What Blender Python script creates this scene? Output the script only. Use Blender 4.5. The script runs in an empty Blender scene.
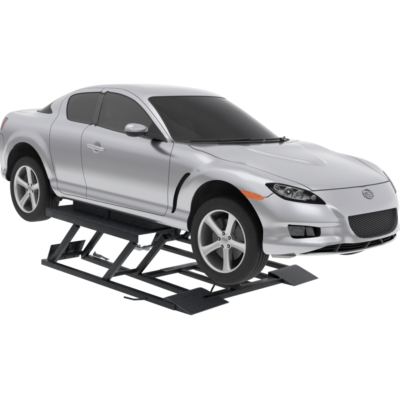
import numpy as np
# ------------------------------------------------------------------ car body as a smooth implicit solid
def pchip(xs, ys, sm=0):
    xs = np.array(xs, float); ys = np.array(ys, float)
    o = np.argsort(xs); xs = xs[o]; ys = ys[o]
    h = np.diff(xs); d = np.diff(ys)/h
    m = np.zeros(len(xs)); m[0] = d[0]; m[-1] = d[-1]
    for i in range(1, len(xs)-1):
        if d[i-1]*d[i] > 0:
            w1 = 2*h[i]+h[i-1]; w2 = h[i]+2*h[i-1]
            m[i] = (w1+w2)/(w1/d[i-1]+w2/d[i])
    def f(x):
        x = np.asarray(x, float); xc = np.clip(x, xs[0], xs[-1])
        i = np.clip(np.searchsorted(xs, xc)-1, 0, len(xs)-2)
        t = (xc-xs[i])/h[i]; t2 = t*t; t3 = t2*t
        r = (2*t3-3*t2+1)*ys[i]+(t3-2*t2+t)*h[i]*m[i]+(-2*t3+3*t2)*ys[i+1]+(t3-t2)*h[i]*m[i+1]
        return r + np.where(x < xs[0], (x-xs[0])*m[0], 0) + np.where(x > xs[-1], (x-xs[-1])*m[-1], 0)
    if not sm: return f
    st = sm/6; X = np.arange(xs[0]-1.5, xs[-1]+1.5, st); k = np.exp(-(np.arange(-18, 19)/6)**2/2*1.); k /= k.sum()
    Y = np.convolve(np.pad(f(X), 18, mode='reflect', reflect_type='odd'), k, mode='valid')
    return lambda x: np.interp(x, X, Y)
def smax(a, b, k):
    h = np.maximum(k-np.abs(a-b), 0)/k
    return np.maximum(a, b)+h*h*k*.25
def smin(a, b, k): return -smax(-a, -b, k)
def sst(x, a, b):
    t = np.clip((x-a)/(b-a), 0, 1); return t*t*(3-2*t)
def gs(x, c, w): return np.exp(-((x-c)/w)**2)
WX, RWX, WZ = 1.35, -1.35, .335            # axle positions, wheel arch centre height
Zc = pchip([-2.3,-2.14,-2.0,-1.8,-1.5,-1.0,-.5,0,.5,.95,1.2,1.5,1.75,1.9,2.0,2.1],
           [.985,1.012,1.0,.99,.975,.965,.955,.93,.925,.928,.872,.822,.770,.733,.69,.62], 0.05)
Cr = pchip([-2.3,-1.8,-1.2,-.6,.5,.95,1.3,1.7,2.0],[.06,.06,.03,.0,.02,.06,.095,.10,.15], 0.08)
Wz = pchip([.10,.18,.25,.29,.32,.345,.37,.393,.415,.45,.52,.60,.68,.78,.87,.95,1.05],
           [.775,.815,.836,.847,.851,.849,.840,.831,.830,.836,.847,.852,.853,.843,.822,.79,.74], 0.012)
Wx = pchip([-2.3,-2.0,-1.7,-1.35,-1.0,-.5,.3,.8,1.1,1.4,1.7,1.95],
           [-.02,.0,.018,.026,.02,.004,.0,.004,.014,.022,.012,-.01], 0.07)
X0 = pchip([.12,.2,.27,.36,.45,.55,.64,.7,.8],[2.05,2.115,2.15,2.15,2.13,2.10,2.06,2.025,1.95], 0.014)
Xa = pchip([.15,.3,.5,.7],[.29,.28,.25,.24], 0.03)
T0 = pchip([.2,.4,.6,.75,.85,.95,1.0],[-2.10,-2.18,-2.215,-2.20,-2.18,-2.165,-2.15], 0.02)
Zb = pchip([-2.3,-1.9,-1.5,-.9,.8,1.6,1.9,2.2],[.34,.30,.25,.24,.24,.215,.218,.223], 0.03)
Pr = pchip([1.3,.98,.8,.62,.44,.27,.1,-.1,-.45,-.8,-1.1,-1.4,-1.65,-1.85,-2.1],
           [.785,.93,1.018,1.103,1.185,1.252,1.308,1.337,1.349,1.335,1.298,1.217,1.110,1.010,.90], 0.045)
def field(x, y, z):
    y = np.abs(y)
    W = Wz(z)+Wx(x)
    side = y-W+.013*np.exp(-(((x+.228)/.046)**2+((z-.784)/.036)**2)**2)*(y > .6)      # dish behind the door handle
    Zt = Zc(x)-Cr(x)*y*y
    Zt = Zt+.034*gs(y, .77, .15)*gs(x, 1.46, .27)                 # front fender crown
    yb = np.interp(x, [.9, 1.05, 1.25, 1.45, 1.58, 1.66], [.40, .37, .28, .17, .08, -.02])
    Zt = Zt+.017*(1-sst(y-yb, -.035, .03))*sst(x, .98, 1.15)*(1-sst(x, 1.50, 1.66))     # rotor-shaped bonnet bulge
    Zt = Zt+.012*gs(y, .74, .12)*gs(x, -1.4, .4)
    top = (z-Zt)*.97
    low = smax(side, top, .13)
    nb = np.interp(z, [.28, .36, .5, .6, .66], [.30, .335, .375, .45, .50])
    nose = .020*(1-sst(y-nb, -.025, .045))*sst(z, .24, .32)*(1-sst(z, .56, .66))    # proud centre with the grille
    nose = nose-.020*sst(y, .36, .44)*(1-sst(y, .70, .82))*sst(z, .325, .375)*(1-sst(z, .43, .475))   # channel to the fog lamp
    nose = nose+.010*sst(y, .45, .55)*sst(z, .22, .26)*(1-sst(z, .30, .345))
    fr = (x-(X0(z)+nose-Xa(z)*(y/.73)**2.6))*.93
    low = smax(low, fr, .09)
    rr = (T0(z)+.27*(y/.85)**3-x)*.95
    low = smax(low, rr, .06)
    for cx, cz in ((1.36, .33), (-1.33, .33)):                                       # flared wheel arches
        r = np.hypot(x-cx, z-cz); low = low-(.021 if cx > 0 else .018)*(1-sst(r, .445, .535))*sst(y, .72, .81)*(1-sst(z, .76, .88))*(sst(z, .40, .72) if cx > 0 else sst(z, .20, .42))
    low = smax(low, Zb(x)-z, .05)
    # greenhouse
    v = z-.92
    Wg = .728-.50*v-.35*v*v
    Wg = Wg-.07*sst(x, -.1, .9)*1.3-.12*np.clip((-.95-x)/.8, 0, 2)**1.5
    s = .76*sst(x, -.6, .1)-.30*(1-sst(x, -1.3, -.8))
    xe = x+s*y*y
    P = Pr(xe)-.11*y*y
    ghs = (y-Wg)*.87
    ght = (z-P)*.90
    kk = .05+.07*(1-sst(x, -.3, .25))
    gh = smax(ghs, ght, kk)
    gh = smax(gh, .80-z, .06)
    return smin(low, gh, .035+.05*(1-sst(x, -1.2, -.8)))
def normal(P):
    e = 1e-3; x, y, z = P[:, 0], P[:, 1], P[:, 2]
    n = np.stack([field(x+e, y, z)-field(x-e, y, z), field(x, y+e, z)-field(x, y-e, z), field(x, y, z+e)-field(x, y, z-e)], 1)
    return n/np.linalg.norm(n, axis=1)[:, None]
def march(O, Dr, t0, t1, n=160, last=False):
    """first crossing (outside->inside) from O along Dr, or inside->outside when last=True"""
    ts = np.linspace(t0, t1, n); Q = (O[:, None, :]+Dr[:, None, :]*ts[None, :, None]).reshape(-1, 3); F = field(Q[:, 0], Q[:, 1], Q[:, 2]).reshape(len(O), n)
    if last:
        pos = F > 0; k = n-1-np.argmax(~pos[:, ::-1], axis=1); k = np.clip(k, 0, n-2)
        a, b = ts[k], ts[k+1]; ok = (~pos).any(1)
        sgn = 1
    else:
        neg = F < 0; k = np.clip(np.argmax(neg, axis=1)-1, 0, n-2); a, b = ts[k], ts[k+1]; ok = neg.any(1); sgn = -1
    for _ in range(20):
        m = (a+b)/2; f = field(*(O+Dr*m[:, None]).T)*sgn
        b = np.where(f > 0, m, b); a = np.where(f > 0, a, m)
    return O+Dr*((a+b)/2)[:, None], ok
WORLD_BACK = [(0, .36), (.05, .40), (.09, .58), (.35, .78), (.6, .98), (.85, 1.06)]; FLOOR_LO = .38
WORLD_FRONT = [(0, 1.), (.16, 1.), (.32, .80), (.58, .78), (.74, .70), (.9, 1.06)]
POW_TOP, POW_FRONT = 18, 10
import bpy, bmesh, math, random
from mathutils import Matrix, Vector
random.seed(4)
COL = bpy.context.scene.collection
# ------------------------------------------------------------------ object helpers
def link(o, parent=None):
    COL.objects.link(o)
    if parent is not None: o.parent = parent
    return o
def empty(name, loc=(0, 0, 0), parent=None):
    o = bpy.data.objects.new(name, None); o.location = loc; o.empty_display_size = .1
    return link(o, parent)
def tag(o, label, cat, group=None):
    o['label'] = label; o['category'] = cat
    if group: o['group'] = group
def mesh_obj(name, V, F, mat, parent=None, smooth=True, normals=None, auto=None):
    me = bpy.data.meshes.new(name); me.from_pydata([tuple(map(float, v)) for v in V], [], [tuple(map(int, f)) for f in F])
    me.materials.append(mat)
    if smooth: me.polygons.foreach_set('use_smooth', [True]*len(me.polygons))
    me.update()
    if normals is not None: me.normals_split_custom_set_from_vertices([tuple(map(float, n)) for n in normals])
    elif auto is not None:
        bm = bmesh.new(); bm.from_mesh(me)
        for e in bm.edges:
            if len(e.link_faces) == 2 and e.calc_face_angle(0) > auto: e.smooth = False
        bm.to_mesh(me); bm.free()
    return link(bpy.data.objects.new(name, me), parent)
class MB:
    """collects shapes into one mesh"""
    def __init__(s): s.V = []; s.F = []
    def add(s, V, F):
        b = len(s.V); s.V += [tuple(v) for v in V]; s.F += [tuple(i+b for i in f) for f in F]; return s
    def hexa(s, P, bev=.004):
        bm = bmesh.new(); vs = [bm.verts.new(q) for q in P]
        for f in ((0, 3, 2, 1), (4, 5, 6, 7), (0, 1, 5, 4), (1, 2, 6, 5), (2, 3, 7, 6), (3, 0, 4, 7)): bm.faces.new([vs[i] for i in f])
        bmesh.ops.recalc_face_normals(bm, faces=bm.faces)
        if bev: bmesh.ops.bevel(bm, geom=list(bm.edges)+list(bm.verts), offset=bev, segments=2, profile=.6, affect='EDGES')
        bm.verts.index_update(); s.add([v.co[:] for v in bm.verts], [[v.index for v in f.verts] for f in bm.faces]); bm.free(); return s
    def box(s, a, b, bev=.004):
        (x0, y0, z0), (x1, y1, z1) = a, b
        return s.hexa([(x0, y0, z0), (x1, y0, z0), (x1, y1, z0), (x0, y1, z0), (x0, y0, z1), (x1, y0, z1), (x1, y1, z1), (x0, y1, z1)], bev)
    def bar(s, a, b, w, h, up=(0, 0, 1), bev=.004):
        """square tube from a to b; w across, h along up"""
        a, b = Vector(a), Vector(b); d = (b-a).normalized(); sd = d.cross(Vector(up)).normalized(); u = sd.cross(d)
        P = [c+sd*i*w/2+u*j*h/2 for c in (a, b) for i, j in ((-1, -1), (1, -1), (1, 1), (-1, 1))]
        return s.hexa(P, bev)
    def tube(s, pts, r, n=10, cap=True):
        pts = [Vector(q) for q in pts]; m = len(pts); rr = r if isinstance(r, (list, tuple)) else [r]*m
        V = []; F = []
        up = Vector((0, 0, 1))
        for i, q in enumerate(pts):
            d = (pts[min(i+1, m-1)]-pts[max(i-1, 0)]).normalized()
            if abs(d.dot(up)) > .95: up = Vector((0, 1, 0)) if abs(d.y) < .9 else Vector((1, 0, 0))
            a = d.cross(up).normalized(); b = a.cross(d)
            for k in range(n):
                t = 2*math.pi*k/n; V.append(q+(a*math.cos(t)+b*math.sin(t))*rr[i])
        for i in range(m-1):
            for k in range(n): F.append((i*n+k, i*n+(k+1) % n, (i+1)*n+(k+1) % n, (i+1)*n+k))
        if cap: F.append(tuple(range(n))[::-1]); F.append(tuple((m-1)*n+k for k in range(n)))
        return s.add(V, F)
    def lathe(s, prof, n=96, c=(0, 0, 0), close=False):
        """profile (r, y) spun about the y axis"""
        m = len(prof); V = []; F = []
        for k in range(n):
            t = 2*math.pi*k/n
            for (r, y) in prof: V.append((c[0]+r*math.cos(t), c[1]+y, c[2]+r*math.sin(t)))
        for k in range(n):
            k2 = (k+1) % n
            for i in range(m-1 if not close else m):
                j = (i+1) % m; F.append((k*m+i, k*m+j, k2*m+j, k2*m+i))
        return s.add(V, F)
    def ellipsoid(s, c, rad, rot=None, nu=32, nv=20, e=1.0):
        V = []; F = []
        sg = lambda v: math.copysign(abs(v)**e, v)
        R = rot or Matrix.Identity(3)
        for i in range(nv+1):
            a = -math.pi/2+math.pi*i/nv
            for j in range(nu):
                b = 2*math.pi*j/nu
                q = Vector((rad[0]*sg(math.cos(a))*sg(math.cos(b)), rad[1]*sg(math.cos(a))*sg(math.sin(b)), rad[2]*sg(math.sin(a))))
                V.append(Vector(c)+R@q)
        for i in range(nv):
            for j in range(nu): F.append((i*nu+j, i*nu+(j+1) % nu, (i+1)*nu+(j+1) % nu, (i+1)*nu+j))
        return s.add(V, F)
    def mirror(s): s.V = [(v[0], -v[1], v[2]) for v in s.V]; s.F = [f[::-1] for f in s.F]; return s
    def mirrored(s): o = MB(); o.V = list(s.V); o.F = list(s.F); return o.mirror()
    def build(s, name, mat, parent=None, auto=.6, smooth=True): return mesh_obj(name, s.V, s.F, mat, parent, smooth, None, auto)
# ------------------------------------------------------------------ materials
def mat(name, base=(.5, .5, .5), rough=.5, metal=0., coat=0., coatr=.05, spec=.5, emis=None, noise=None, bump=None, flake=0, rvar=None, coords='Object'):
    m = bpy.data.materials.new(name); m.use_nodes = True; nt = m.node_tree; b = nt.nodes['Principled BSDF']
    b.inputs['Base Color'].default_value = (*base, 1); b.inputs['Roughness'].default_value = rough; b.inputs['Metallic'].default_value = metal
    b.inputs['Coat Weight'].default_value = coat; b.inputs['Coat Roughness'].default_value = coatr; b.inputs['Specular IOR Level'].default_value = spec
    tc = nt.nodes.new('ShaderNodeTexCoord')
    def nz(scale, detail=4, rough_=.55):
        n = nt.nodes.new('ShaderNodeTexNoise'); n.inputs['Scale'].default_value = scale; n.inputs['Detail'].default_value = detail; n.inputs['Roughness'].default_value = rough_
        nt.links.new(tc.outputs[coords], n.inputs['Vector']); return n
    if noise:
        sc, amt = noise; n = nz(sc); r = nt.nodes.new('ShaderNodeValToRGB'); nt.links.new(n.outputs['Fac'], r.inputs[0])
        r.color_ramp.elements[0].position = .3; r.color_ramp.elements[1].position = .7
        r.color_ramp.elements[0].color = (*[c*(1-amt) for c in base], 1); r.color_ramp.elements[1].color = (*[c*(1+amt) for c in base], 1)
        nt.links.new(r.outputs[0], b.inputs['Base Color'])
    if rvar:
        sc, lo, hi = rvar; n = nz(sc, 5); r = nt.nodes.new('ShaderNodeMapRange'); r.inputs['From Min'].default_value = .3; r.inputs['From Max'].default_value = .7
        r.inputs['To Min'].default_value = lo; r.inputs['To Max'].default_value = hi; nt.links.new(n.outputs['Fac'], r.inputs[0]); nt.links.new(r.outputs[0], b.inputs['Roughness'])
    if bump:
        sc, st, dist = bump; n = nz(sc, 5); bp = nt.nodes.new('ShaderNodeBump'); bp.inputs['Strength'].default_value = st; bp.inputs['Distance'].default_value = dist
        nt.links.new(n.outputs['Fac'], bp.inputs['Height']); nt.links.new(bp.outputs[0], b.inputs['Normal'])
    return m
def tinted(name, base, through, rough=.03, ior=1.45):
    """dark or clear glass: mostly a glossy sheet, the rest lets the inside show"""
    m = bpy.data.materials.new(name); m.use_nodes = True; nt = m.node_tree; b = nt.nodes['Principled BSDF']
    b.inputs['Base Color'].default_value = (*base, 1); b.inputs['Roughness'].default_value = rough; b.inputs['IOR'].default_value = ior
    tr = nt.nodes.new('ShaderNodeBsdfTransparent'); tr.inputs[0].default_value = (.87, .87, .87, 1)
    mx = nt.nodes.new('ShaderNodeMixShader'); fr = nt.nodes.new('ShaderNodeFresnel'); fr.inputs[0].default_value = ior
    mr = nt.nodes.new('ShaderNodeMapRange'); mr.inputs['To Min'].default_value = through; mr.inputs['To Max'].default_value = 0
    nt.links.new(fr.outputs[0], mr.inputs[0]); nt.links.new(mr.outputs[0], mx.inputs[0])
    nt.links.new(b.outputs[0], mx.inputs[1]); nt.links.new(tr.outputs[0], mx.inputs[2])
    nt.links.new(mx.outputs[0], nt.nodes['Material Output'].inputs[0]); return m
PAINT = mat('silver_paint', (.565, .567, .588), .24, .9, coat=.5, coatr=.02)
nt = PAINT.node_tree; b = nt.nodes['Principled BSDF']       # metallic flake: tiny scatter of facet tilt
tc = nt.nodes['Texture Coordinate']; vo = nt.nodes.new('ShaderNodeTexVoronoi'); vo.inputs['Scale'].default_value = 900; nt.links.new(tc.outputs['Object'], vo.inputs['Vector'])
bp = nt.nodes.new('ShaderNodeBump'); bp.inputs['Strength'].default_value = .015; bp.inputs['Distance'].default_value = .001
nt.links.new(vo.outputs['Distance'], bp.inputs['Height']); nt.links.new(bp.outputs[0], b.inputs['Normal'])
M = dict(
    glass=tinted('tinted_glass', (.010, .0105, .011), .34, ior=1.36),
    sideglass=tinted('smoked_side_glass', (.12, .12, .118), .40, ior=1.45),
    lens=tinted('clear_lens', (.05, .05, .055), .93, .02),
    seal=mat('black_rubber_seal', (.012, .012, .013), .55, bump=(300, .1, .001)),
    black=mat('black_plastic', (.016, .016, .018), .42, rvar=(8, .35, .55), spec=.35),
    dark=mat('dark_cavity', (.008, .008, .009), .9),
    liner=mat('wheel_arch_liner', (.022, .022, .025), .85, noise=(6, .6), bump=(12, .6, .02)),
    under=mat('underbody', (.02, .02, .022), .8, noise=(5, .5), bump=(10, .5, .02)),
    tyre=mat('tyre_rubber', (.014, .0135, .0145), .62, spec=.3, noise=(25, .25), bump=(220, .25, .001)),
    alloy=mat('alloy_silver', (.66, .66, .665), .24, .9, coat=.5, coatr=.1, rvar=(14, .26, .38)),
    barrel=mat('alloy_barrel', (.11, .11, .112), .4, .8, noise=(18, .25)),
    disc=mat('brake_disc_steel', (.13, .125, .12), .38, .9, noise=(40, .2)),
    caliper=mat('caliper_iron', (.05, .05, .052), .6, .3, noise=(30, .4)),
    chrome=mat('chrome', (.82, .82, .83), .08, 1.),
    badge=mat('badge_chrome', (.42, .42, .44), .15, 1.),
    nut=mat('wheel_nut_steel', (.45, .45, .46), .25, 1.),
    satin=mat('satin_reflector', (.85, .85, .86), .3, .9),
    amber=mat('amber_lens', (.74, .15, .015), .15, coat=1, bump=(140, .9, .004), noise=(60, .2)),
    seam=mat('panel_gap', (.075, .075, .08), .7),
    amberwhite=mat('reflector_patch', (.88, .60, .40), .2, coat=1),
    red=mat('red_lens', (.24, .045, .04), .12, coat=1),
    pillar=mat('door_pillar_trim', (.070, .062, .057), .35, noise=(30, .12)),
    grille=mat('grille_bar', (.10, .10, .105), .35, .5, rvar=(20, .3, .5)),
    fog=mat('fog_lamp_glass', (.075, .078, .08), .25, .4, coat=1, noise=(55, .7), bump=(60, 1., .01)),
    seat=mat('seat_fabric', (.38, .37, .36), .8, noise=(20, .3)),
    trim=mat('cabin_trim', (.03, .03, .032), .7, noise=(9, .4)),
    steel=mat('lift_black_paint', (.010, .0115, .015), .42, .0, coat=0, spec=.28, noise=(7, .35), rvar=(11, .3, .5), bump=(40, .15, .002)),
    deck=mat('lift_deck_grip', (.027, .029, .034), .6, spec=.25, noise=(45, .5), bump=(160, .6, .003)),
    worn=mat('worn_steel', (.62, .63, .66), .3, .3, noise=(9, .5), rvar=(14, .25, .5)),
    cast=mat('cast_fitting', (.42, .43, .45), .4, .6, noise=(25, .35)),
    hose=mat('hydraulic_hose', (.015, .015, .016), .5),
    surround=mat('grille_frame_silver', (.30, .30, .315), .35, .7),
    facet=mat('reflector_facets', (.75, .75, .76), .28, .9, noise=(60, .3), bump=(45, .8, .01)),
    plate=mat('undertray_grey', (.36, .36, .35), .6, noise=(20, .2)),
)
# diamond-pattern tread plate for the drive-up ramps
rp = mat('ramp_tread_plate', (.052, .056, .064), .42, .2); nt = rp.node_tree; b = nt.nodes['Principled BSDF']; tc = nt.nodes['Texture Coordinate']
wv = []
for ang in (.8, -.8):
    mp = nt.nodes.new('ShaderNodeMapping'); mp.inputs['Rotation'].default_value = (0, 0, ang); w = nt.nodes.new('ShaderNodeTexWave'); w.inputs['Scale'].default_value = 30; w.inputs['Distortion'].default_value = 6; w.inputs['Detail Scale'].default_value = 3
    nt.links.new(tc.outputs['Object'], mp.inputs[0]); nt.links.new(mp.outputs[0], w.inputs[0]); wv.append(w)
mu = nt.nodes.new('ShaderNodeMath'); mu.operation = 'MULTIPLY'; nt.links.new(wv[0].outputs['Fac'], mu.inputs[0]); nt.links.new(wv[1].outputs['Fac'], mu.inputs[1])
bp = nt.nodes.new('ShaderNodeBump'); bp.inputs['Strength'].default_value = .25; bp.inputs['Distance'].default_value = .002; nt.links.new(mu.outputs[0], bp.inputs['Height']); nt.links.new(bp.outputs[0], b.inputs['Normal'])
n = nt.nodes.new('ShaderNodeTexNoise'); n.inputs['Scale'].default_value = 70; n.inputs['Detail'].default_value = 6; nt.links.new(tc.outputs['Object'], n.inputs[0])
ad = nt.nodes.new('ShaderNodeMath'); ad.operation = 'ADD'; nt.links.new(n.outputs['Fac'], ad.inputs[0]); nt.links.new(mu.outputs[0], ad.inputs[1])
cr = nt.nodes.new('ShaderNodeValToRGB'); cr.color_ramp.elements[0].position = .35; cr.color_ramp.elements[0].color = (.030, .033, .039, 1); cr.color_ramp.elements[1].position = 1.1; cr.color_ramp.elements[1].color = (.105, .112, .125, 1)
nt.links.new(ad.outputs[0], cr.inputs[0]); nt.links.new(cr.outputs[0], b.inputs['Base Color'])
M['ramp'] = rp
# ------------------------------------------------------------------ body shell (near half), cut into panels
def grid(st=.0105):
    zs = .45; x0, x1 = -1.6, 1.55
    xs = np.linspace(x0, x1, int((x1-x0)/st)+1); ph = np.linspace(0, np.pi/2, 76); th = np.linspace(-np.pi/2, np.pi/2, 250)
    cols = [(x0, -a) for a in ph[:0:-1]]+[(x, 0.) for x in xs]+[(x1, a) for a in ph[1:]]
    A = np.array(cols); n = len(th)
    X = np.repeat(A[:, 0], n); a = np.repeat(A[:, 1], n); t = np.tile(th, len(cols))
    O = np.stack([X, 0*X, 0*X+zs], 1); D = np.stack([np.sin(a), np.cos(t)*np.cos(a), np.sin(t)*np.cos(a)], 1)
    V, ok = march(O, D, .05, 1.35, n=24, last=True)
    V[np.abs(np.cos(t)) < 1e-6, 1] = 0; V[:, 1] *= -1
    i, j = np.meshgrid(np.arange(len(cols)-1), np.arange(n-1), indexing='ij'); q = (i*n+j).ravel()
    T = np.concatenate([np.stack([q, q+n+1, q+1], 1), np.stack([q, q+n, q+n+1], 1)])
    T = np.where(T < n, 0, np.where(T >= (len(cols)-1)*n, (len(cols)-1)*n, T)) if True else T
    e = np.linalg.norm(np.cross(V[T[:, 1]]-V[T[:, 0]], V[T[:, 2]]-V[T[:, 0]]), axis=1)
    return V, T[e > 1e-9]
V, T = grid(); Lb = np.zeros(len(T), int); NAMES = ['body']
def lab(n):
    if n not in NAMES: NAMES.append(n)
    return NAMES.index(n)
def cut(d, frm, mask=None):
    """split faces labelled frm along d=0; returns boolean of faces (in frm) with d<0"""
    global V, T, Lb
    d = d.copy(); d[np.abs(d) < 4e-4] = 0
    ids = np.array([lab(f) for f in frm]); act = np.isin(Lb, ids)
    if mask is not None: act &= mask[T].all(1)
    dt = d[T]; cr_ = act & (dt.min(1) < 0) & (dt.max(1) > 0)
    keep = ~cr_; newT = []; newL = []; add = []; cache = {}; base = len(V); dn = []
    def mid(a, b):
        k = (a, b) if a < b else (b, a)
        if k not in cache:
            s = d[a]/(d[a]-d[b]); cache[k] = base+len(add); add.append(V[a]+(V[b]-V[a])*s); dn.append(0.)
        return cache[k]
    for t, l in zip(T[cr_], Lb[cr_]):
        t = [int(q) for q in t]; s = [d[q] for q in t]; z = [q == 0 for q in s]
        if any(z):
            i = z.index(True); a, b_, c = t[i], t[(i+1) % 3], t[(i+2) % 3]; m = mid(b_, c); newT += [(a, b_, m), (a, m, c)]; newL += [l, l]
        else:
            for i in range(3):
                if (s[i] > 0) != (s[(i+1) % 3] > 0) and (s[i] > 0) != (s[(i+2) % 3] > 0): break
            a, b_, c = t[i], t[(i+1) % 3], t[(i+2) % 3]; m1 = mid(a, b_); m2 = mid(a, c)
            newT += [(a, m1, m2), (m1, b_, c), (m1, c, m2)]; newL += [l, l, l]
    if add:
        V = np.concatenate([V, np.array(add)]); d = np.concatenate([d, np.zeros(len(add))])
        if mask is not None: mask = np.concatenate([mask, np.ones(len(add), bool)])
        T = np.concatenate([T[keep], np.array(newT)]); Lb = np.concatenate([Lb[keep], np.array(newL)])
    ids_ok = np.isin(Lb, ids)
    if mask is not None: ids_ok &= mask[T].all(1)
    return ids_ok & (d[T].mean(1) < 0)
def region(f, frm, new, gap=0., mask=None, gapname='gap'):
    """f(V)->signed distance; faces inside become new, with an open seam of half width gap round it"""
    mk = (lambda: None) if mask is None else (lambda: mask(V))
    f0 = f
    def f(W):
        i = np.ones(len(W), bool) if mask is None else mask(W)
        d = np.full(len(W), 1.); d[i] = f0(W[i]); return d
    if gap:
        cut(f(V)-gap, frm, mk()); cut(f(V)+gap, frm, mk()); dd = f(V)[T].mean(1)
        ids = np.isin(Lb, [lab(q) for q in frm])
        if mask is not None: ids &= mask(V)[T].all(1)
        Lb[ids & (dd < gap) & (dd > -gap)] = lab(gapname); Lb[ids & (dd <= -gap)] = lab(new)
    else:
        ins = cut(f(V), frm, mk()); Lb[ins] = lab(new)
def catmull(P, n=8, closed=True):
    P = np.array(P, float); m = len(P); out = []
    for i in range(m if closed else m-1):
        p0, p1, p2, p3 = (P[(i-1) % m], P[i], P[(i+1) % m], P[(i+2) % m]) if closed else (P[max(i-1, 0)], P[i], P[i+1], P[min(i+2, m-1)])
        for k in range(n):
            t = k/n; out.append(.5*((2*p1)+(-p0+p2)*t+(2*p0-5*p1+4*p2-p3)*t*t+(-p0+3*p1-3*p2+p3)*t**3))
    if not closed: out.append(P[-1])
    return np.array(out)
def sdpoly(Q, P):
    """signed distance (negative inside) of points Q to closed polygon P"""
    d2 = np.full(len(Q), 1e9); ins = np.zeros(len(Q), bool)
    for i in range(len(P)):
        a, b_ = P[i-1], P[i]; e = b_-a; L = e@e
        if L < 1e-14: continue
        w = Q-a; t = np.clip(w@e/L, 0, 1); d2 = np.minimum(d2, ((w-t[:, None]*e)**2).sum(1))
        c = ((a[1] > Q[:, 1]) != (b_[1] > Q[:, 1]))
        with np.errstate(divide='ignore', invalid='ignore'):
            xi = a[0]+(Q[:, 1]-a[1])*e[0]/(e[1] if e[1] else 1e-12)
        ins ^= c & (Q[:, 0] < xi)
    return np.where(ins, -1, 1)*np.sqrt(d2)
def sideuv(P): P = np.asarray(P, float); return np.stack([P[:, 0], P[:, 2]-.8*np.abs(P[:, 1])], 1)
def frontuv(P): P = np.asarray(P, float); a = np.abs(P[:, 1]); return np.stack([a*.85-P[:, 0]*.53, P[:, 2]+0*a], 1)
def topuv(P): P = np.asarray(P, float); return np.stack([P[:, 0], np.abs(P[:, 1])], 1)
def poly(P3, uv, smooth=True, n=6):
    Q = uv(P3); Q = catmull(Q, n) if smooth else Q
    return lambda W: sdpoly(uv(W), Q)
side_mask = lambda W: (W[:, 1] < -.36) & (W[:, 0] < 1.9) & (W[:, 0] > -1.95)
ax = lambda W: np.abs(W[:, 1])
# wheel arches first
def arch(cx, cz, r, fwd=0.):
    def f(W):
        x, z = W[:, 0], W[:, 2]; zz = np.maximum(z, cz); dx = x-cx
        ext = np.where(dx > 0, fwd*np.clip(.42-z, 0, .3), 0)
        return np.hypot(dx, zz-cz)-r-ext
    return f
far_mask = lambda W: W[:, 1] < -.50
region(arch(1.36, .33, .378), ['body'], 'cut', mask=far_mask)
region(arch(-1.33, .33, .39, .8), ['body'], 'cut', mask=far_mask)
region(lambda W: W[:, 2]-Zb(W[:, 0])-.012+.010*sst(W[:, 0], 1.6, 1.75), ['body'], 'under')
# glass
def xe_f(W): return W[:, 0]+.76*W[:, 1]**2
ye = pchip([-.2, .05, .463, .728, 1.0], [.435, .502, .615, .712, .81])
def wind(W):
    d = smax(np.abs(W[:, 1])-ye(W[:, 0]), .222-xe_f(W), .05); return smax(d*.85, (xe_f(W)-1.0)*.9, .02)
wmask = lambda W: (W[:, 0] > -.1) & (W[:, 2] > .84)
region(lambda W: wind(W)-.010, ['body'], 'wseal', mask=wmask); region(wind, ['wseal'], 'windshield', mask=wmask)
region(lambda W: np.maximum(xe_f(W)-1.043, np.abs(W[:, 1])-.66)-0*W[:, 0], ['body'], 'cowl', mask=lambda W: (xe_f(W) > .985) & (W[:, 2] > .86) & (W[:, 0] > .5))
yrear = pchip([.95, 1.0, 1.044, 1.112, 1.2, 1.3], [.70, .662, .618, .54, .48, .43])
def rearw(W):
    xr = W[:, 0]-.30*W[:, 1]**2; yr = yrear(W[:, 2])
    return smax(smax(smax((np.abs(W[:, 1])-yr)*.8, (xr+1.07)*1., .05), -(xr+1.82), .04), 1.008-W[:, 2], .01)
rmask = lambda W: (W[:, 0] < -1.0) & (W[:, 2] > .97)
region(lambda W: rearw(W)-.008, ['body'], 'rseal', mask=rmask); region(rearw, ['rseal'], 'rear_window', mask=rmask)
QW = [(-1.064, -.567, 1.171), (-1.04, -.541, 1.202), (-.908, -.529, 1.228), (-.652, -.514, 1.250), (-.645, -.518, 1.245), (-.575, -.60, 1.13), (-.505, -.712, .968), (-.515, -.712, .963), (-.71, -.71, .968), (-.869, -.702, .978), (-.934, -.679, 1.012), (-1.007, -.633, 1.086)]
FW = [(-.561, -.512, 1.252), (-.5, -.51, 1.256), (-.333, -.518, 1.246), (-.111, -.551, 1.207), (.09, -.594, 1.134), (.288, -.638, 1.029), (.548, -.727, .912), (.54, -.73, .905), (.285, -.726, .915), (-.051, -.729, .933), (-.405, -.712, .960), (-.418, -.712, .965), (-.49, -.61, 1.11)]
BP = [(-.668, -.522, 1.243), (-.545, -.522, 1.245), (-.410, -.708, .967), (-.515, -.708, .969)]
FD = [(-.66, -.455, 1.290), (-.577, -.454, 1.294), (-.356, -.461, 1.29), (-.116, -.513, 1.245), (.099, -.564, 1.165), (.325, -.613, 1.047), (.53, -.672, .935), (.63, -.715, .905), (.70, -.782, .879), (.741, -.844, .783), (.747, -.856, .641), (.73, -.847, .461), (.717, -.841, .335), (.70, -.84, .318),
      (.52, -.839, .315), (.12, -.838, .306), (-.345, -.841, .300), (-.362, -.839, .365), (-.400, -.873, .528), (-.440, -.851, .70), (-.462, -.842, .802), (-.49, -.79, .88), (-.515, -.724, .954), (-.59, -.60, 1.12)]
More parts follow.
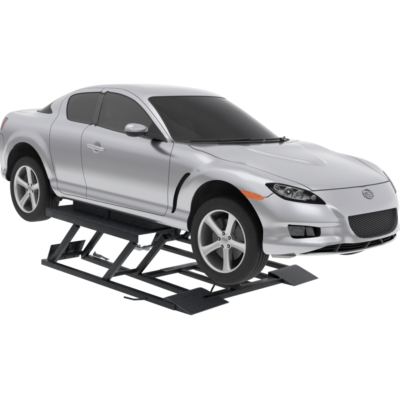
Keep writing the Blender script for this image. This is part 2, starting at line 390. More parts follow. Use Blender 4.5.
RD = [(-.60, -.455, 1.290), (-.711, -.459, 1.289), (-.86, -.460, 1.281), (-1.00, -.465, 1.262), (-1.10, -.50, 1.215), (-1.15, -.56, 1.14), (-1.129, -.633, 1.069), (-1.06, -.718, .973), (-.985, -.825, .888), (-.957, -.853, .824), (-.925, -.87, .696), (-.865, -.877, .539), (-.823, -.851, .39), (-.785, -.851, .322), (-.70, -.845, .292), (-.55, -.842, .297), (-.345, -.84, .300), (-.30, -.84, .60), (-.40, -.7, 1.0)]
qf, ff, bf = poly(QW, sideuv), poly(FW, sideuv), poly(BP, sideuv, False)
region(lambda W: np.minimum(np.minimum(qf(W), ff(W)), bf(W))-.011, ['body'], 'sseal', mask=side_mask)
region(ff, ['sseal'], 'window_f', mask=side_mask); region(qf, ['sseal'], 'window_r', mask=side_mask); region(lambda W: bf(W)+.012, ['sseal'], 'bpillar', mask=side_mask)
def sail(W):  # black corner behind the mirror
    u = sideuv(W); return -(u[:, 0]-.245-.10*(u[:, 1]-.40))
region(sail, ['window_f'], 'sail', mask=side_mask)
# doors
fdp = np.array(sideuv(FD)); rdp = np.array(sideuv(RD))
G = .0028
region(lambda W: sdpoly(sideuv(W), fdp), ['body', 'sseal', 'bpillar'], 'x', gap=0) if False else None
def door_region(P, new, frm):
    region(lambda W: sdpoly(sideuv(W), P), frm, new, gap=G, mask=side_mask)
fdS = np.concatenate([catmull(fdp[:13], 5, False), catmull(fdp[13:17], 1, False), catmull(fdp[17:], 5, False)])
rdS = catmull(rdp[:16], 5, False); rdS = np.concatenate([rdS, rdp[16:]])
door_region(fdS, 'front_door', ['body']); door_region(rdS, 'rear_door', ['body'])
# lamps, grille, vent, fog
HL = [(1.677, -.779, .721), (1.722, -.72, .727), (1.767, -.657, .718), (1.864, -.563, .690), (1.911, -.525, .668), (1.956, -.493, .636), (1.998, -.474, .596), (1.978, -.518, .596), (1.919, -.615, .604), (1.851, -.7, .617), (1.811, -.736, .63), (1.753, -.768, .667), (1.706, -.781, .700)]
AM = [(1.548, -.884, .660), (1.62, -.867, .655), (1.705, -.828, .634), (1.728, -.825, .613), (1.698, -.844, .606), (1.623, -.879, .617), (1.59, -.884, .63)]
GR = [(2.089, -.302, .512), (2.110, -.15, .515), (2.112, 0, .516), (2.11, .3, .52), (2.14, .3, .33), (2.15, 0, .352), (2.142, -.13, .356), (2.136, -.22, .365), (2.121, -.275, .387), (2.104, -.302, .45)]
FG = [(1.877, -.735, .449), (1.9, -.715, .452), (1.959, -.627, .447), (2.015, -.545, .434), (2.021, -.537, .42), (2.022, -.537, .38), (2.015, -.55, .368), (1.96, -.63, .358), (1.912, -.693, .354), (1.894, -.715, .372)]
VT = [(.955, -.859, .708), (1.004, -.864, .708), (.95, -.86, .655), (.903, -.86, .598), (.857, -.855, .51), (.828, -.85, .43), (.812, -.841, .372), (.785, -.84, .360), (.780, -.841, .38), (.790, -.844, .45), (.838, -.857, .573), (.898, -.859, .659)]
region(poly(HL, frontuv), ['body'], 'headlight', gap=.002, mask=lambda W: (W[:, 0] > 1.6) & (W[:, 1] < -.4))
region(poly(AM, sideuv), ['body'], 'marker', mask=side_mask)
gz_top = pchip([0, .15, .305], [.516, .515, .510]); gz_bot = pchip([0, .13, .22, .275, .31], [.350, .354, .364, .385, .42])
def grf(W):
    a = ax(W); z = W[:, 2]; side_ = a-(.340-.10*np.clip(.5-z, 0, .2)); return smax(smax(z-gz_top(a)-.002, side_, .015), gz_bot(a)-.018-z, .03)
fmask = lambda W: W[:, 0] > 1.75
region(grf, ['body'], 'grille', mask=fmask)
def lowf(W):
    a = ax(W); z = W[:, 2]; zt = np.interp(a, [0, .40, .50, .56, .68], [.314, .316, .306, .284, .238]); zb = np.interp(a, [0, .3, .68], [.252, .245, .240])
    return np.maximum(z-zt, zb-z)
region(lowf, ['body', 'under'], 'lowgrille', mask=lambda W: (W[:, 0] > 1.8) & (ax(W) < .68))
region(poly(FG, frontuv), ['body'], 'fog', mask=lambda W: (W[:, 0] > 1.75) & (W[:, 1] < -.45))
region(poly(VT, sideuv), ['body'], 'vent', mask=side_mask)
# tail lamp
region(lambda W: smax(smax(np.abs(W[:, 2]-.855)-.062, (W[:, 0]+1.83)-.25*(W[:, 2]-.85), .04), .45-ax(W), .04), ['body'], 'taillight', gap=.002, mask=lambda W: (W[:, 0] < -1.6) & (W[:, 1] < -.4))
# bonnet
HD = [(.80, .712), (.93, .755), (1.09, .745), (1.25, .728), (1.45, .690), (1.62, .625), (1.80, .553), (1.905, .515), (1.945, .38), (1.975, .20), (1.985, 0), (1.985, -.3), (1.04, -.3), (1.052, 0), (1.035, .2), (.985, .36), (.90, .545), (.82, .67)]
hd = np.array(HD); hdS = np.concatenate([catmull(hd[:8], 6, False), catmull(hd[7:11], 5, False), hd[11:13], catmull(hd[13:], 4, False)])
region(lambda W: sdpoly(topuv(W), hdS), ['body', 'cowl'], 'hood', gap=.0042, mask=lambda W: (W[:, 2] > .62) & (W[:, 0] > .6))
xb = pchip([0, .2, .38, .515, .6, .70, .768, .83, .90], [1.99, 1.975, 1.945, 1.905, 1.86, 1.80, 1.757, 1.735, 1.72])
region(lambda W: np.where(W[:, 0] > 1.3, np.minimum(xb(ax(W))-W[:, 0], W[:, 2]-.634), 1.), ['body'], 'bumper', gap=.0022, mask=lambda W: W[:, 0] > 1.2)
region(lambda W: np.maximum(.755-W[:, 0]+0*W[:, 0], -1), ['body'], 'fender', mask=lambda W: (W[:, 2] < .93) & (W[:, 0] > .6))
# rear bumper and boot lid
region(lambda W: smax((W[:, 0]+1.76)+.25*(W[:, 2]-.6), W[:, 2]-.755+.10*sst(-W[:, 0], 2.0, 2.15), .05), ['body'], 'rear_bumper', gap=.0025, mask=lambda W: W[:, 0] < -1.3)
region(lambda W: smax(smax(ax(W)-.60, W[:, 0]+1.80-.0*W[:, 0], .05), .69-W[:, 2], .05), ['body'], 'trunk', gap=.003, mask=lambda W: W[:, 0] < -1.3)
NRM = normal(V)
# ------------------------------------------------------------------ panels out of the labelled shell
def extract(names):
    t = T[np.isin(Lb, [lab(n) for n in names])]; u, inv = np.unique(t, return_inverse=True); t = inv.reshape(-1, 3)
    return V[u], t, NRM[u]
def boundary(t):
    e = {}
    for a, b_, c in t.tolist():
        for p_, q_ in ((a, b_), (b_, c), (c, a)):
            if (q_, p_) in e: del e[(q_, p_)]
            else: e[(p_, q_)] = 1
    return list(e)
def panel(names, name, material, parent, skirt=.012, off=0., both=False, mirror=False, vec=None):
    v, t, n = extract(names)
    if len(t) == 0: print('EMPTY', name, names); return None
    p = v-n*off if vec is None else v+np.array(vec)
    P = [p]; F = t[:, ::-1].tolist() if False else t.tolist(); N = [n]; cnt = len(p)
    if skirt:
        bd = [(a, b_) for a, b_ in boundary(t) if not (abs(v[a][1]) < 1e-5 and abs(v[b_][1]) < 1e-5)]
        for a, b_ in bd:
            e = p[b_]-p[a]; fn = np.cross(e, -n[a]); L = np.linalg.norm(fn)
            if L < 1e-12: continue
            fn = fn/L
            P.append(np.array([p[a], p[b_], p[b_]-n[b_]*skirt, p[a]-n[a]*skirt])); N.append(np.array([-fn]*4)); F.append((cnt, cnt+1, cnt+2, cnt+3)); F[-1] = F[-1][::-1]; cnt += 4
    P = np.concatenate(P); N = np.concatenate(N)
    F = [tuple(f) for f in F]
    flip = np.array([1, -1, 1])
    if both:
        P2 = P*flip; N2 = N*flip; F2 = [tuple(i+len(P) for i in f[::-1]) for f in F]; P = np.concatenate([P, P2]); N = np.concatenate([N, N2]); F = F+F2
    elif mirror: P = P*flip; N = N*flip; F = [f[::-1] for f in F]
    return mesh_obj(name, P, F, material, parent, True, N)
def wall(names, name, material, parent, vec, both=False, mirror=False):
    """the sides of a recess: the region's outline swept inwards along vec"""
    v, t, n = extract(names); P = []; F = []
    for a, b_ in boundary(t):
        if abs(v[a][1]) < 1e-5 and abs(v[b_][1]) < 1e-5: continue
        w = np.array(vec); i = len(P); P += [v[a], v[b_], v[b_]+w, v[a]+w]; F.append((i, i+1, i+2, i+3))
    P = np.array(P); flip = np.array([1, -1, 1])
    if both: F = F+[tuple(k+len(P) for k in f[::-1]) for f in F]; P = np.concatenate([P, P*flip])
    elif mirror: P = P*flip; F = [f[::-1] for f in F]
    return mesh_obj(name, P, F, material, parent, False)
# ------------------------------------------------------------------ the car
CAR = empty('car', (0, 0, -.08)); 
class Z0:  # the car empty sits at tyre-bottom height, its parts are modelled in car coordinates
    pass
CAR.location = (0, 0, 0)
tag(CAR, 'silver four-door sports coupe raised on the black lift, wheels hanging free', 'car')
shell = panel(['body'], 'body_shell', PAINT, CAR, both=True)
panel(['under'], 'underbody', M['under'], CAR, both=True, skirt=0)
inner = ['body', 'under', 'front_door', 'rear_door', 'hood', 'bumper', 'fender', 'rear_bumper', 'trunk', 'gap', 'sseal', 'wseal', 'rseal', 'cowl', 'bpillar', 'marker']
panel(inner, 'inner_liner', M['dark'], CAR, both=True, skirt=0, off=.016)
panel(['gap'], 'panel_gap', M['seam'], CAR, both=True, skirt=0, off=.004)
bumper = panel(['bumper'], 'front_bumper', PAINT, CAR, both=True)
hood = panel(['hood'], 'hood', PAINT, CAR, both=True)
ws = panel(['windshield'], 'windshield', M['glass'], CAR, both=True, off=.003, skirt=.004)
panel(['wseal'], 'seal', M['seal'], ws, both=True, skirt=.006, off=.001)
panel(['cowl'], 'cowl_panel', M['black'], CAR, both=True, skirt=0, off=.006)
rw = panel(['rear_window'], 'rear_window', M['glass'], CAR, both=True, off=.003, skirt=.004)
panel(['rseal'], 'seal', M['seal'], rw, both=True, skirt=.006)
rb = panel(['rear_bumper'], 'rear_bumper', PAINT, CAR, both=True)
panel(['trunk'], 'trunk_lid', PAINT, CAR, both=True)
gv = (-.05, 0, 0)
gr = panel(['grille'], 'grille', M['dark'], CAR, both=True, skirt=0, vec=(-.07, 0, 0))
wall(['grille'], 'grille_surround', M['surround'], bumper, (-.040, 0, 0), both=True)
lg = panel(['lowgrille'], 'lower_grille', M['dark'], CAR, both=True, skirt=0, vec=(-.10, 0, .0))
wall(['lowgrille'], 'intake_surround', M['black'], bumper, (-.09, 0, 0), both=True)
def surf_x(y, z):
    y = np.atleast_1d(np.asarray(y, float)); z = np.atleast_1d(np.asarray(z, float))
    O = np.stack([0*y+2.6, y, z], 1); P_, ok = march(O, np.tile([-1., 0, 0], (len(y), 1)), 0, 1.2, n=80); return P_[:, 0]
# grille mesh: crossing thin bars that follow the nose
mb = MB()
for sgn in (-1, 1):
    for k in range(-24, 52):
        c = .30+k*.0165; ys = np.linspace(-.340, .340, 47); zs_ = c+sgn*.42*ys
        Q = np.stack([0*ys+2, ys, zs_], 1); ins = grf(Q) < .004
        run = []
        xs_ = surf_x(ys, np.clip(zs_, .33, .53))-.030-(.0015 if sgn > 0 else 0)
        for i in range(len(ys)):
            if ins[i]: run.append((xs_[i], ys[i], zs_[i]))
            if (not ins[i] or i == len(ys)-1):
                if len(run) > 1: mb.tube(run, .0024, 6)
                run = []
mb.build('grille_mesh', M['grille'], gr, auto=None)
mb = MB()
for y0, y1, zz0, zz1 in ((-.13, -.06, .248, .312), (.13, .06, .248, .312), (-.40, -.36, .246, .312), (.40, .36, .246, .312)):
    x0 = float(surf_x([y0], [.28])[0])-.03; MB().bar((x0-.01, y0, zz0), (x0, y1, zz1), .012, .03, up=(1, 0, 0), bev=.003).build('intake_strut', M['grille'], lg)
mb = MB()
for zz in (.27, .29):
    ys = np.linspace(-.52, .52, 30); xs_ = surf_x(ys, 0*ys+.30)-.05; MB().tube([(a, b_, zz) for a, b_ in zip(xs_, ys)], .004, 6).build('intake_bar', M['black'], lg)
# emblem: oval ring with a winged mark
P0 = np.array([float(surf_x([0], [.636])[0]), 0, .636]); nn = normal(P0[None])[0]; nV = Vector(nn); eu = Vector((0, 1, 0)); ev = nV.cross(eu)*1.0
if ev.z < 0: ev = -ev
def onnose(u, v, h=.006):
    q = Vector(P0)+eu*u+ev*v; x = march(np.array([list(q+nV*.1)]), np.array([list(-nV)]), 0, .25, n=60)[0][0]; return Vector(x)+nV*h
mb = MB(); ring = [onnose(.056*math.cos(t), .042*math.sin(t)) for t in np.linspace(0, 2*math.pi, 49)]; mb.tube(ring, .0045, 8, cap=False)
W_ = [(-.050, .012), (-.034, .017), (-.018, .013), (-.008, .002), (0, -.011), (.008, .002), (.018, .013), (.034, .017), (.050, .012)]
mb.tube([onnose(*q) for q in catmull(W_, 4, False)], .0042, 8)
mb.tube([onnose(*q) for q in catmull([(-.030, .015), (-.026, -.006), (-.014, -.026), (-.004, -.034)], 4, False)], .0034, 8); mb.tube([onnose(*q) for q in catmull([(.030, .015), (.026, -.006), (.014, -.026), (.004, -.034)], 4, False)], .0034, 8)
mb.build('emblem', M['badge'], CAR)
def tubeline(pts, r, name, material, parent): return MB().tube(pts, r, 8).build(name, material, parent)
HLC = []
for s in (0, 1):
    mir = bool(s); sg = 1 if mir else -1
    fd = panel(['fender'], 'fender', PAINT, CAR, mirror=mir)
    v = panel(['vent'], 'side_vent', M['dark'], fd, mirror=mir, skirt=0, off=.022); wall(['vent'], 'vent_surround', M['black'], v, (0, -sg*.022, 0), mirror=mir)
    mb = MB()
    for k in range(17):
        z = .375+k*.0195; x = float(np.interp(z, [.36, .45, .573, .659, .708], [.797, .808, .862, .92, .965])); yv = float(np.interp(z, [.37, .42, .50, .70], [-.826, -.829, -.840, -.844])); hw = float(np.interp(z, [.37, .42, .5], [.009, .013, .017])); mb.box((x-hw, yv, z), (x+hw, yv+.012, z+.004), .001)
    (mb.mirror() if mir else mb).build('vent_slat', M['black'], v)
    d1 = panel(['front_door'], 'front_door', PAINT, CAR, mirror=mir); d2 = panel(['rear_door'], 'rear_door', PAINT, CAR, mirror=mir)
    w1 = panel(['window_f'], 'window', M['sideglass'], d1, mirror=mir, off=.005, skirt=0); panel(['sail'], 'window_corner', M['black'], d1, mirror=mir, off=.005, skirt=0)
    w2 = panel(['window_r'], 'window', M['sideglass'], d2, mirror=mir, off=.005, skirt=0)
    panel(['sseal'], 'window_seal', M['seal'], CAR, mirror=mir, off=.001, skirt=.008); panel(['bpillar'], 'door_pillar', M['pillar'], CAR, mirror=mir, off=.003, skirt=0)
    # door handle in its cup
    yh = -.847
    mb = MB()
    h = MB(); pts = [(-.345, yh+.004, .790), (-.325, yh-.016, .789), (-.22, yh-.024, .784), (-.135, yh-.018, .779), (-.118, yh+.004, .777)]
    pts = [tuple(q) for q in catmull(pts, 5, False)]; m_ = len(pts); h.tube(pts, [.0085+.0045*math.sin(math.pi*i/(m_-1)) for i in range(m_)], 12)
    h.V = [(x, y, .784+(z-.784)*1.35) for x, y, z in h.V]
    if mir: mb.mirror(); h.mirror()
    hn = h.build('door_handle', PAINT, d1)
    lk = MB().lathe([(0, -.872+.010), (.008, -.872+.010), (.0095, -.860), (.0095, -.84)], 20, (-.362+.02, 0, .789))
    # side marker
    am = panel(['marker'], 'side_marker', M['amber'], CAR, mirror=mir, off=-.002, skirt=.006)
    # fog lamp recess
    fl = panel(['fog'], 'fog_lamp_recess', M['dark'], bumper, mirror=mir, vec=(-.07, -sg*.02, 0), skirt=0); wall(['fog'], 'fog_lamp_surround', M['black'], bumper, (-.07, -sg*.02, 0), mirror=mir)
    mb = MB().hexa([(1.865, -.705, .367), (1.935, -.615, .367), (1.90, -.60, .367), (1.84, -.68, .367), (1.850, -.715, .440), (1.935, -.615, .438), (1.90, -.60, .438), (1.83, -.69, .440)], .007)
    if mir: mb.mirror()
    mb.build('fog_lamp', M['fog'], bumper); mb = MB()
    mb.hexa([(1.945, -.600, .370), (1.985, -.555, .370), (1.96, -.545, .370), (1.92, -.59, .370), (1.925, -.600, .432), (1.955, -.56, .434), (1.94, -.55, .434), (1.91, -.59, .432)], .004)
    (mb.mirror() if mir else mb).build('fog_lamp_duct', M['grille'], bumper)
    # headlight: black pocket, chrome bowls, clear lens
    hl = panel(['headlight'], 'headlight', M['lens'], CAR, mirror=mir, off=.001, skirt=.006)
    dv = np.array([-.075, .035, -.01]); panel(['headlight'], 'headlight_housing', M['black'], hl, mirror=mir, skirt=0, vec=dv*(1, 1, 1)) if not mir else panel(['headlight'], 'headlight_housing', M['black'], hl, mirror=True, skirt=0, vec=dv)
    w = wall(['headlight'], 'housing_wall', M['black'], hl, tuple(dv), mirror=False)
    if mir:
        for vv in w.data.vertices: vv.co.y *= -1
    aim = Vector((.85, -.5, .12)).normalized()
    V_, t_, n_ = extract(['headlight']); c_ = V_.mean(0); P_ = c_+(V_-c_)*np.array([.80, .80, .66])+dv*.62+np.array([-.004, 0, .006])
    mesh_obj('reflector_panel', P_*(np.array([1, -1, 1]) if mir else 1), [f[::-1] if mir else f for f in t_.tolist()], M['facet'], hl)
    def bowl(c, r, depth, mb_, rim=.0035):
        c = Vector(c); a = aim.cross(Vector((0, 0, 1))).normalized(); b2 = a.cross(aim); n_ = 36; prof = [(r+rim, -.004), (r+rim, .002), (r, .003), (r*.93, -depth*.25), (r*.7, -depth*.7), (r*.3, -depth*.95), (.001, -depth)]
        V2 = [c+a*(q*math.cos(2*math.pi*k/n_))+b2*(q*math.sin(2*math.pi*k/n_))+aim*h2 for k in range(n_) for q, h2 in prof]; m2 = len(prof)
        mb_.add(V2, [(k*m2+i, k*m2+i+1, ((k+1) % n_)*m2+i+1, ((k+1) % n_)*m2+i) for k in range(n_) for i in range(m2-1)])
    for c_, r_, d_, b_r in (((1.805, -.665, .664), .036, .045, .020), ((1.856, -.606, .650), .029, .04, .011), ((1.735, -.715, .698), .020, .03, .008), ((1.925, -.525, .634), .016, .02, .007)):
        rf = MB(); bowl(c_, r_, d_, rf); rf2 = MB().ellipsoid((c_[0]-.006, c_[1]+.004, c_[2]), (b_r,)*3)
        if mir: rf.mirror(); rf2.mirror()
        rf.build('reflector', M['satin'], hl); rf2.build('bulb', M['chrome'], hl)
    rf3 = MB(); rf3.tube([tuple(q) for q in catmull([(1.715, -.728, .695), (1.77, -.70, .655), (1.83, -.655, .628), (1.90, -.58, .618)], 6, False)], .005, 8)
    rf4 = MB().tube([tuple(q) for q in catmull([(1.725, -.70, .712), (1.79, -.63, .698), (1.86, -.56, .675)], 6, False)], .004, 8)
    if mir: rf3.mirror(); rf4.mirror()
    rf3.build('bezel', M['satin'], hl); rf4.build('bezel', M['satin'], hl)
    # tail lamp
    tl = panel(['taillight'], 'tail_light', M['red'], CAR, mirror=mir, off=.001, skirt=.008)
    tb = MB().ellipsoid((-1.875, -.800, .862), (.022, .012, .020))
    (tb.mirror() if mir else tb).build('lamp_reflector', M['amber'], tl)
    # mirror on its foot
    def egg(dz0, dz1):
        m3 = MB(); V3 = []; F3 = []; nu, nv = 40, 24
        for i in range(nv+1):
            a = -math.pi/2+math.pi*i/nv
            for j in range(nu):
                b3 = 2*math.pi*j/nu; cx, sx = math.cos(b3), math.sin(b3); e_ = lambda q, p_: math.copysign(abs(q)**p_, q)
                X_ = .064*e_(math.cos(a), .8)*e_(cx, .85); Y_ = .132*e_(math.cos(a), .8)*e_(sx, .85); Z_ = .062*e_(math.sin(a), .85)
                k = (Y_+.132)/.264                         # 0 outer end, 1 inner end
                Z_ *= 1.0-.30*k; Z_ -= .012*k; X_ = X_*(1-.15*k)
                if X_ < -.02: X_ = -.02
                V3.append((.425+X_-.22*Y_, -.932+Y_, .998+Z_))
        for i in range(nv):
            for j in range(nu): F3.append((i*nu+j, i*nu+(j+1) % nu, (i+1)*nu+(j+1) % nu, (i+1)*nu+j))
        F3 = [f for f in F3 if dz0 <= f[0]//nu < dz1]
        m3.V = V3; m3.F = F3; return m3
    up = egg(11, 99); lo = egg(0, 11); ft = MB()
    for i in range(1): ft.hexa([(.36, -.70, .915), (.52, -.71, .905), (.455, -.86, .945), (.385, -.86, .945), (.37, -.69, .95), (.475, -.70, .945), (.44, -.86, .975), (.39, -.86, .975)], .008)
    gl = MB().ellipsoid((.405, -.925, .998), (.004, .105, .045), rot=Matrix.Rotation(.2, 3, 'Z'))
    for q in (up, lo, ft, gl) if not mir else ():
        pass
    if not mir:
      mo = up.build('wing_mirror', PAINT, CAR, auto=None); lo.build('mirror_base', M['black'], mo, auto=None); ft.build('mirror_foot', M['black'], mo); gl.build('mirror_glass', M['chrome'], mo)
    # wheel arch liners
    for cx, cz, r in ((1.36, .33, .388), (-1.33, .33, .40)):
        mb = MB(); prof = []
        n = 60; V2 = []; F2 = []
        for k in range(n+1):
            t = -.35+(math.pi+.7)*k/n
            wob = 1+.012*math.sin(9*t)+.008*math.sin(23*t+1)
            t0_, t1_ = (-.26, math.pi+.22) if cx > 0 else (-.17, math.pi+.12); t = t0_+(t1_-t0_)*k/n
            Pq, okq = march(np.array([[cx+r*math.cos(t), -1.0, cz+r*math.sin(t)]]), np.array([[0., 1, 0]]), 0, .3, n=40); yo = float(Pq[0][1])+.018 if okq[0] else -.80; yo = min(yo, -.79)
            for (q, y) in ((r, yo), (r*1.0, yo+.03), (r*1.02*wob, -.75), (r*1.01*wob, -.62), (r*.97, -.50), (r*.55, -.47), (.02, -.46)):
                V2.append((cx+q*math.cos(t)*1., y*(1 if q > .3 or True else 1), cz+q*math.sin(t)))
        for k in range(n):
            for i in range(6): F2.append((k*7+i, k*7+i+1, (k+1)*7+i+1, (k+1)*7+i))
        mb.add(V2, F2); (mb.mirror() if mir else mb).build('wheel_arch_liner', M['liner'], CAR)
    # splash shield hanging below the bumper corner
    sp_ = MB().hexa([(1.77, -.76, .198), (1.87, -.69, .203), (1.83, -.61, .203), (1.73, -.66, .198), (1.76, -.77, .222), (1.92, -.69, .226), (1.88, -.60, .226), (1.70, -.66, .222)], .006)
    (sp_.mirror() if mir else sp_).build('splash_guard', M['plate'], CAR)
# wipers
def on_ws(y, xe, h=.012):
    x = xe-.76*y*y; P_, ok = march(np.array([[x, y, 1.6]]), np.array([[0., 0, -1]]), 0, 1., n=120); n_ = normal(P_)[0]; return tuple(P_[0]+n_*h)
for ya, yb, y0 in ((-.60, -.02, -.36), (.02, .62, .28)):
    wp = MB().tube([on_ws(y, .978-.0*(y-ya), .010) for y in np.linspace(ya, yb, 16)], .008, 8)
    wp.tube([on_ws(y0-.08+.28*t, 1.02-.045*t, .020) for t in np.linspace(0, 1, 8)], [.012-.004*t for t in np.linspace(0, 1, 8)], 8)
    wp.build('wiper', M['black'], CAR)
# interior, dim behind the tinted glass
mb = MB(); mb.box((.30, -.66, .60), (.80, .66, .86), .06); mb.build('dashboard', M['trim'], CAR)
mb = MB(); mb.box((-1.5, -.66, .28), (.8, .66, .32), .01); mb.build('cabin_floor', M['trim'], CAR)
for y in (-.36, .36):
    for x, tall in ((-.30, 1.0), (-1.05, .9)):
        mb = MB(); mb.hexa([(x-.05, y-.23, .45), (x+.42, y-.23, .48), (x+.42, y+.23, .48), (x-.05, y+.23, .45), (x-.05, y-.22, .58), (x+.42, y-.22, .62), (x+.42, y+.22, .62), (x-.05, y+.22, .58)], .05)
        mb.hexa([(x-.06, y-.22, .55), (x+.08, y-.22, .55), (x+.08, y+.22, .55), (x-.06, y+.22, .55), (x-.30, y-.18, .98*tall), (x-.19, y-.18, 1.0*tall), (x-.19, y+.18, 1.0*tall), (x-.30, y+.18, .98*tall)], .045)
        if tall == 1.0: mb.hexa([(x-.30, y-.12, 1.0), (x-.22, y-.12, 1.0), (x-.22, y+.12, 1.0), (x-.30, y+.12, 1.0), (x-.34, y-.10, 1.16), (x-.26, y-.10, 1.16), (x-.26, y+.10, 1.16), (x-.34, y+.10, 1.16)], .03)
        mb.build('seat', M['seat'], CAR)
mb = MB(); cw = Vector((.22, .36, .86)); axs = Vector((-.9, 0, .42)).normalized(); a_ = Vector((0, 1, 0)); b_ = axs.cross(a_)
mb.tube([cw+(a_*math.cos(t)+b_*math.sin(t))*.185 for t in np.linspace(0, 2*math.pi, 41)], .015, 8, cap=False)
for t in (0, math.pi, -math.pi/2): mb.tube([cw, cw+(a_*math.cos(t)+b_*math.sin(t))*.185], .014, 8)
mb.ellipsoid(tuple(cw), (.05, .07, .06)); mb.build('steering_wheel', M['trim'], CAR)
MB().ellipsoid((.30, 0, 1.20), (.02, .11, .035)).build('rear_view_mirror', M['trim'], CAR)
# exhaust and axle bits under the car
for x in (-1.35, 1.35): MB().bar((x, -.72, .25), (x, .72, .25), .06, .06).build('axle', M['under'], CAR)
mb = MB()
for y in (-.42, .42): MB().tube([(-1.9, y, .27), (-2.2, y, .27)], .04, 20).build('exhaust_pipe', M['nut'], CAR)
mb = MB(); mb.tube([(-1.08, -.70, .22), (-.90, -.70, .235), (-.75, -.66, .24)], [.035, .03, .025], 12); mb.ellipsoid((-1.0, -.72, .20), (.06, .03, .03)); mb.build('suspension_arm', M['under'], CAR)
# ------------------------------------------------------------------ wheels
def rot_about_y(t): return lambda p_: (p_[0]*math.cos(t)-p_[2]*math.sin(t), p_[1], p_[0]*math.sin(t)+p_[2]*math.cos(t))
def make_tyre():
    half = [(.229, -.098), (.236, -.108), (.243, -.1125), (.246, -.1115), (.248, -.1125), (.268, -.1165), (.270, -.1158), (.290, -.1162), (.304, -.113), (.3055, -.1142), (.309, -.1125), (.318, -.105), (.3255, -.096), (.3285, -.086), (.3298, -.072)]
    g = [(.3305, -.060), (.3305, -.0585), (.3235, -.0575), (.3235, -.050), (.3307, -.049), (.3312, -.023), (.3245, -.022), (.3245, -.014), (.3312, -.013)]
    left = half+g; prof = left+[(r-.004*(-y/.11)**2, -y*.74) for r, y in left[::-1]]
    return MB().lathe(prof, 128)
def make_rim(phase):
    rim = MB(); rim.lathe([(.2365, -.104), (.2375, -.1085), (.235, -.1125), (.229, -.1130), (.224, -.1095), (.2195, -.100), (.2165, -.085), (.213, -.05), (.207, .0), (.203, .06), (.212, .085), (.232, .10)], 128)
    sp = MB()
    for k in range(5):
        R = rot_about_y(phase+2*math.pi*k/5)
        rs = [.030, .055, .085, .115, .145, .175, .200, .216, .2245]; ws_ = [.031, .0315, .0290, .0280, .0290, .0315, .0360, .0420, .0480]; yf = [-.070, -.0745, -.0800, -.0855, -.0905, -.0950, -.0985, -.1005, -.1020]; yb_ = [-.02, -.025, -.03, -.036, -.044, -.053, -.062, -.07, -.078]
        V2 = []
        for r, w_, f_, b2 in zip(rs, ws_, yf, yb_):
            for (a2, h2) in ((-w_*.80, b2), (-w_, f_+.014), (-w_+.0035, f_+.004), (-w_+.008, f_), (-w_*.35, f_+.0030), (w_*.35, f_+.0030), (w_-.008, f_), (w_-.0035, f_+.004), (w_, f_+.014), (w_*.80, b2)): V2.append(R((r, h2, a2)))
        n = 10; F2 = [(i*n+j, i*n+(j+1) % n, (i+1)*n+(j+1) % n, (i+1)*n+j) for i in range(len(rs)-1) for j in range(n)]; F2.append(tuple(range(n)))
        sp.add(V2, F2)
    sp.lathe([(.0, -.0800), (.020, -.0800), (.0285, -.078), (.030, -.0725), (.034, -.0725), (.066, -.0725), (.071, -.069), (.0725, -.055), (.070, -.02), (.0, -.02)], 64)
    return rim, sp
def make_wheel(loc, rz, phase, turn=0):
    w = empty('wheel', loc, CAR); w.rotation_euler = (0, 0, rz)
    make_tyre().build('tyre', M['tyre'], w, auto=.5)
    rim, sp = make_rim(phase)
    rim.build('rim', M['alloy'], w, auto=.7); sp.build('spokes', M['alloy'], w, auto=.45)
    MB().lathe([(.0, -.0830), (.016, -.0828), (.024, -.0815), (.0275, -.079)], 40).build('hub_cap', M['nut'], w)
    holes = MB(); nuts = MB()
    for k in range(5):
        t = phase+2*math.pi*(k+.5)/5; c = (.0535*math.cos(t), 0, .0535*math.sin(t))
        MB().lathe([(.0, -.0740), (.0135, -.0740), (.0150, -.0725)], 24, c).build('lug_hole_shade', M['dark'], w); MB().lathe([(.0, -.0790), (.005, -.0788), (.0072, -.077), (.0076, -.0735)], 6, c).build('lug_nut', M['nut'], w)  # near-black discs on the hub face; the holes' shade is in their colour
    MB().lathe([(.06, -.030), (.155, -.030), (.158, -.033), (.158, -.012), (.155, -.010), (.06, -.01)], 72).lathe([(.0, -.045), (.06, -.045), (.075, -.035), (.078, -.02)], 40).build('brake_disc', M['disc'], w)
    cal = MB(); V2 = []; F2 = []
    for k in range(13):
        t = math.pi*.62+k*.075; 
        for (r, y) in ((.095, -.055), (.168, -.055), (.176, -.045), (.176, .02), (.095, .02)): V2.append((r*math.cos(t), y, r*math.sin(t)))
    for k in range(12): F2 += [(k*5+i, k*5+(i+1) % 5, (k+1)*5+(i+1) % 5, (k+1)*5+i) for i in range(5)]
    F2 += [tuple(range(5)), tuple(60+i for i in range(5))]
    cal.add(V2, F2); cal.build('brake_caliper', M['caliper'], w)
    MB().lathe([(.0, .02), (.21, .02)], 48).build('dust_shield', M['dark'], w)
    vs = MB().tube([(.226*math.cos(phase-.55), -.100, .226*math.sin(phase-.55)), (.212*math.cos(phase-.55), -.113, .212*math.sin(phase-.55))], .0028, 8); vs.build('valve_stem', M['black'], w)
    return w
make_wheel((1.35, -.748, .25), math.radians(3), math.radians(68))
make_wheel((-1.35, -.748, .25), 0, math.radians(90))
make_wheel((1.35, .748, .25), math.radians(183), math.radians(50))
make_wheel((-1.35, .748, .25), math.pi, math.radians(20))
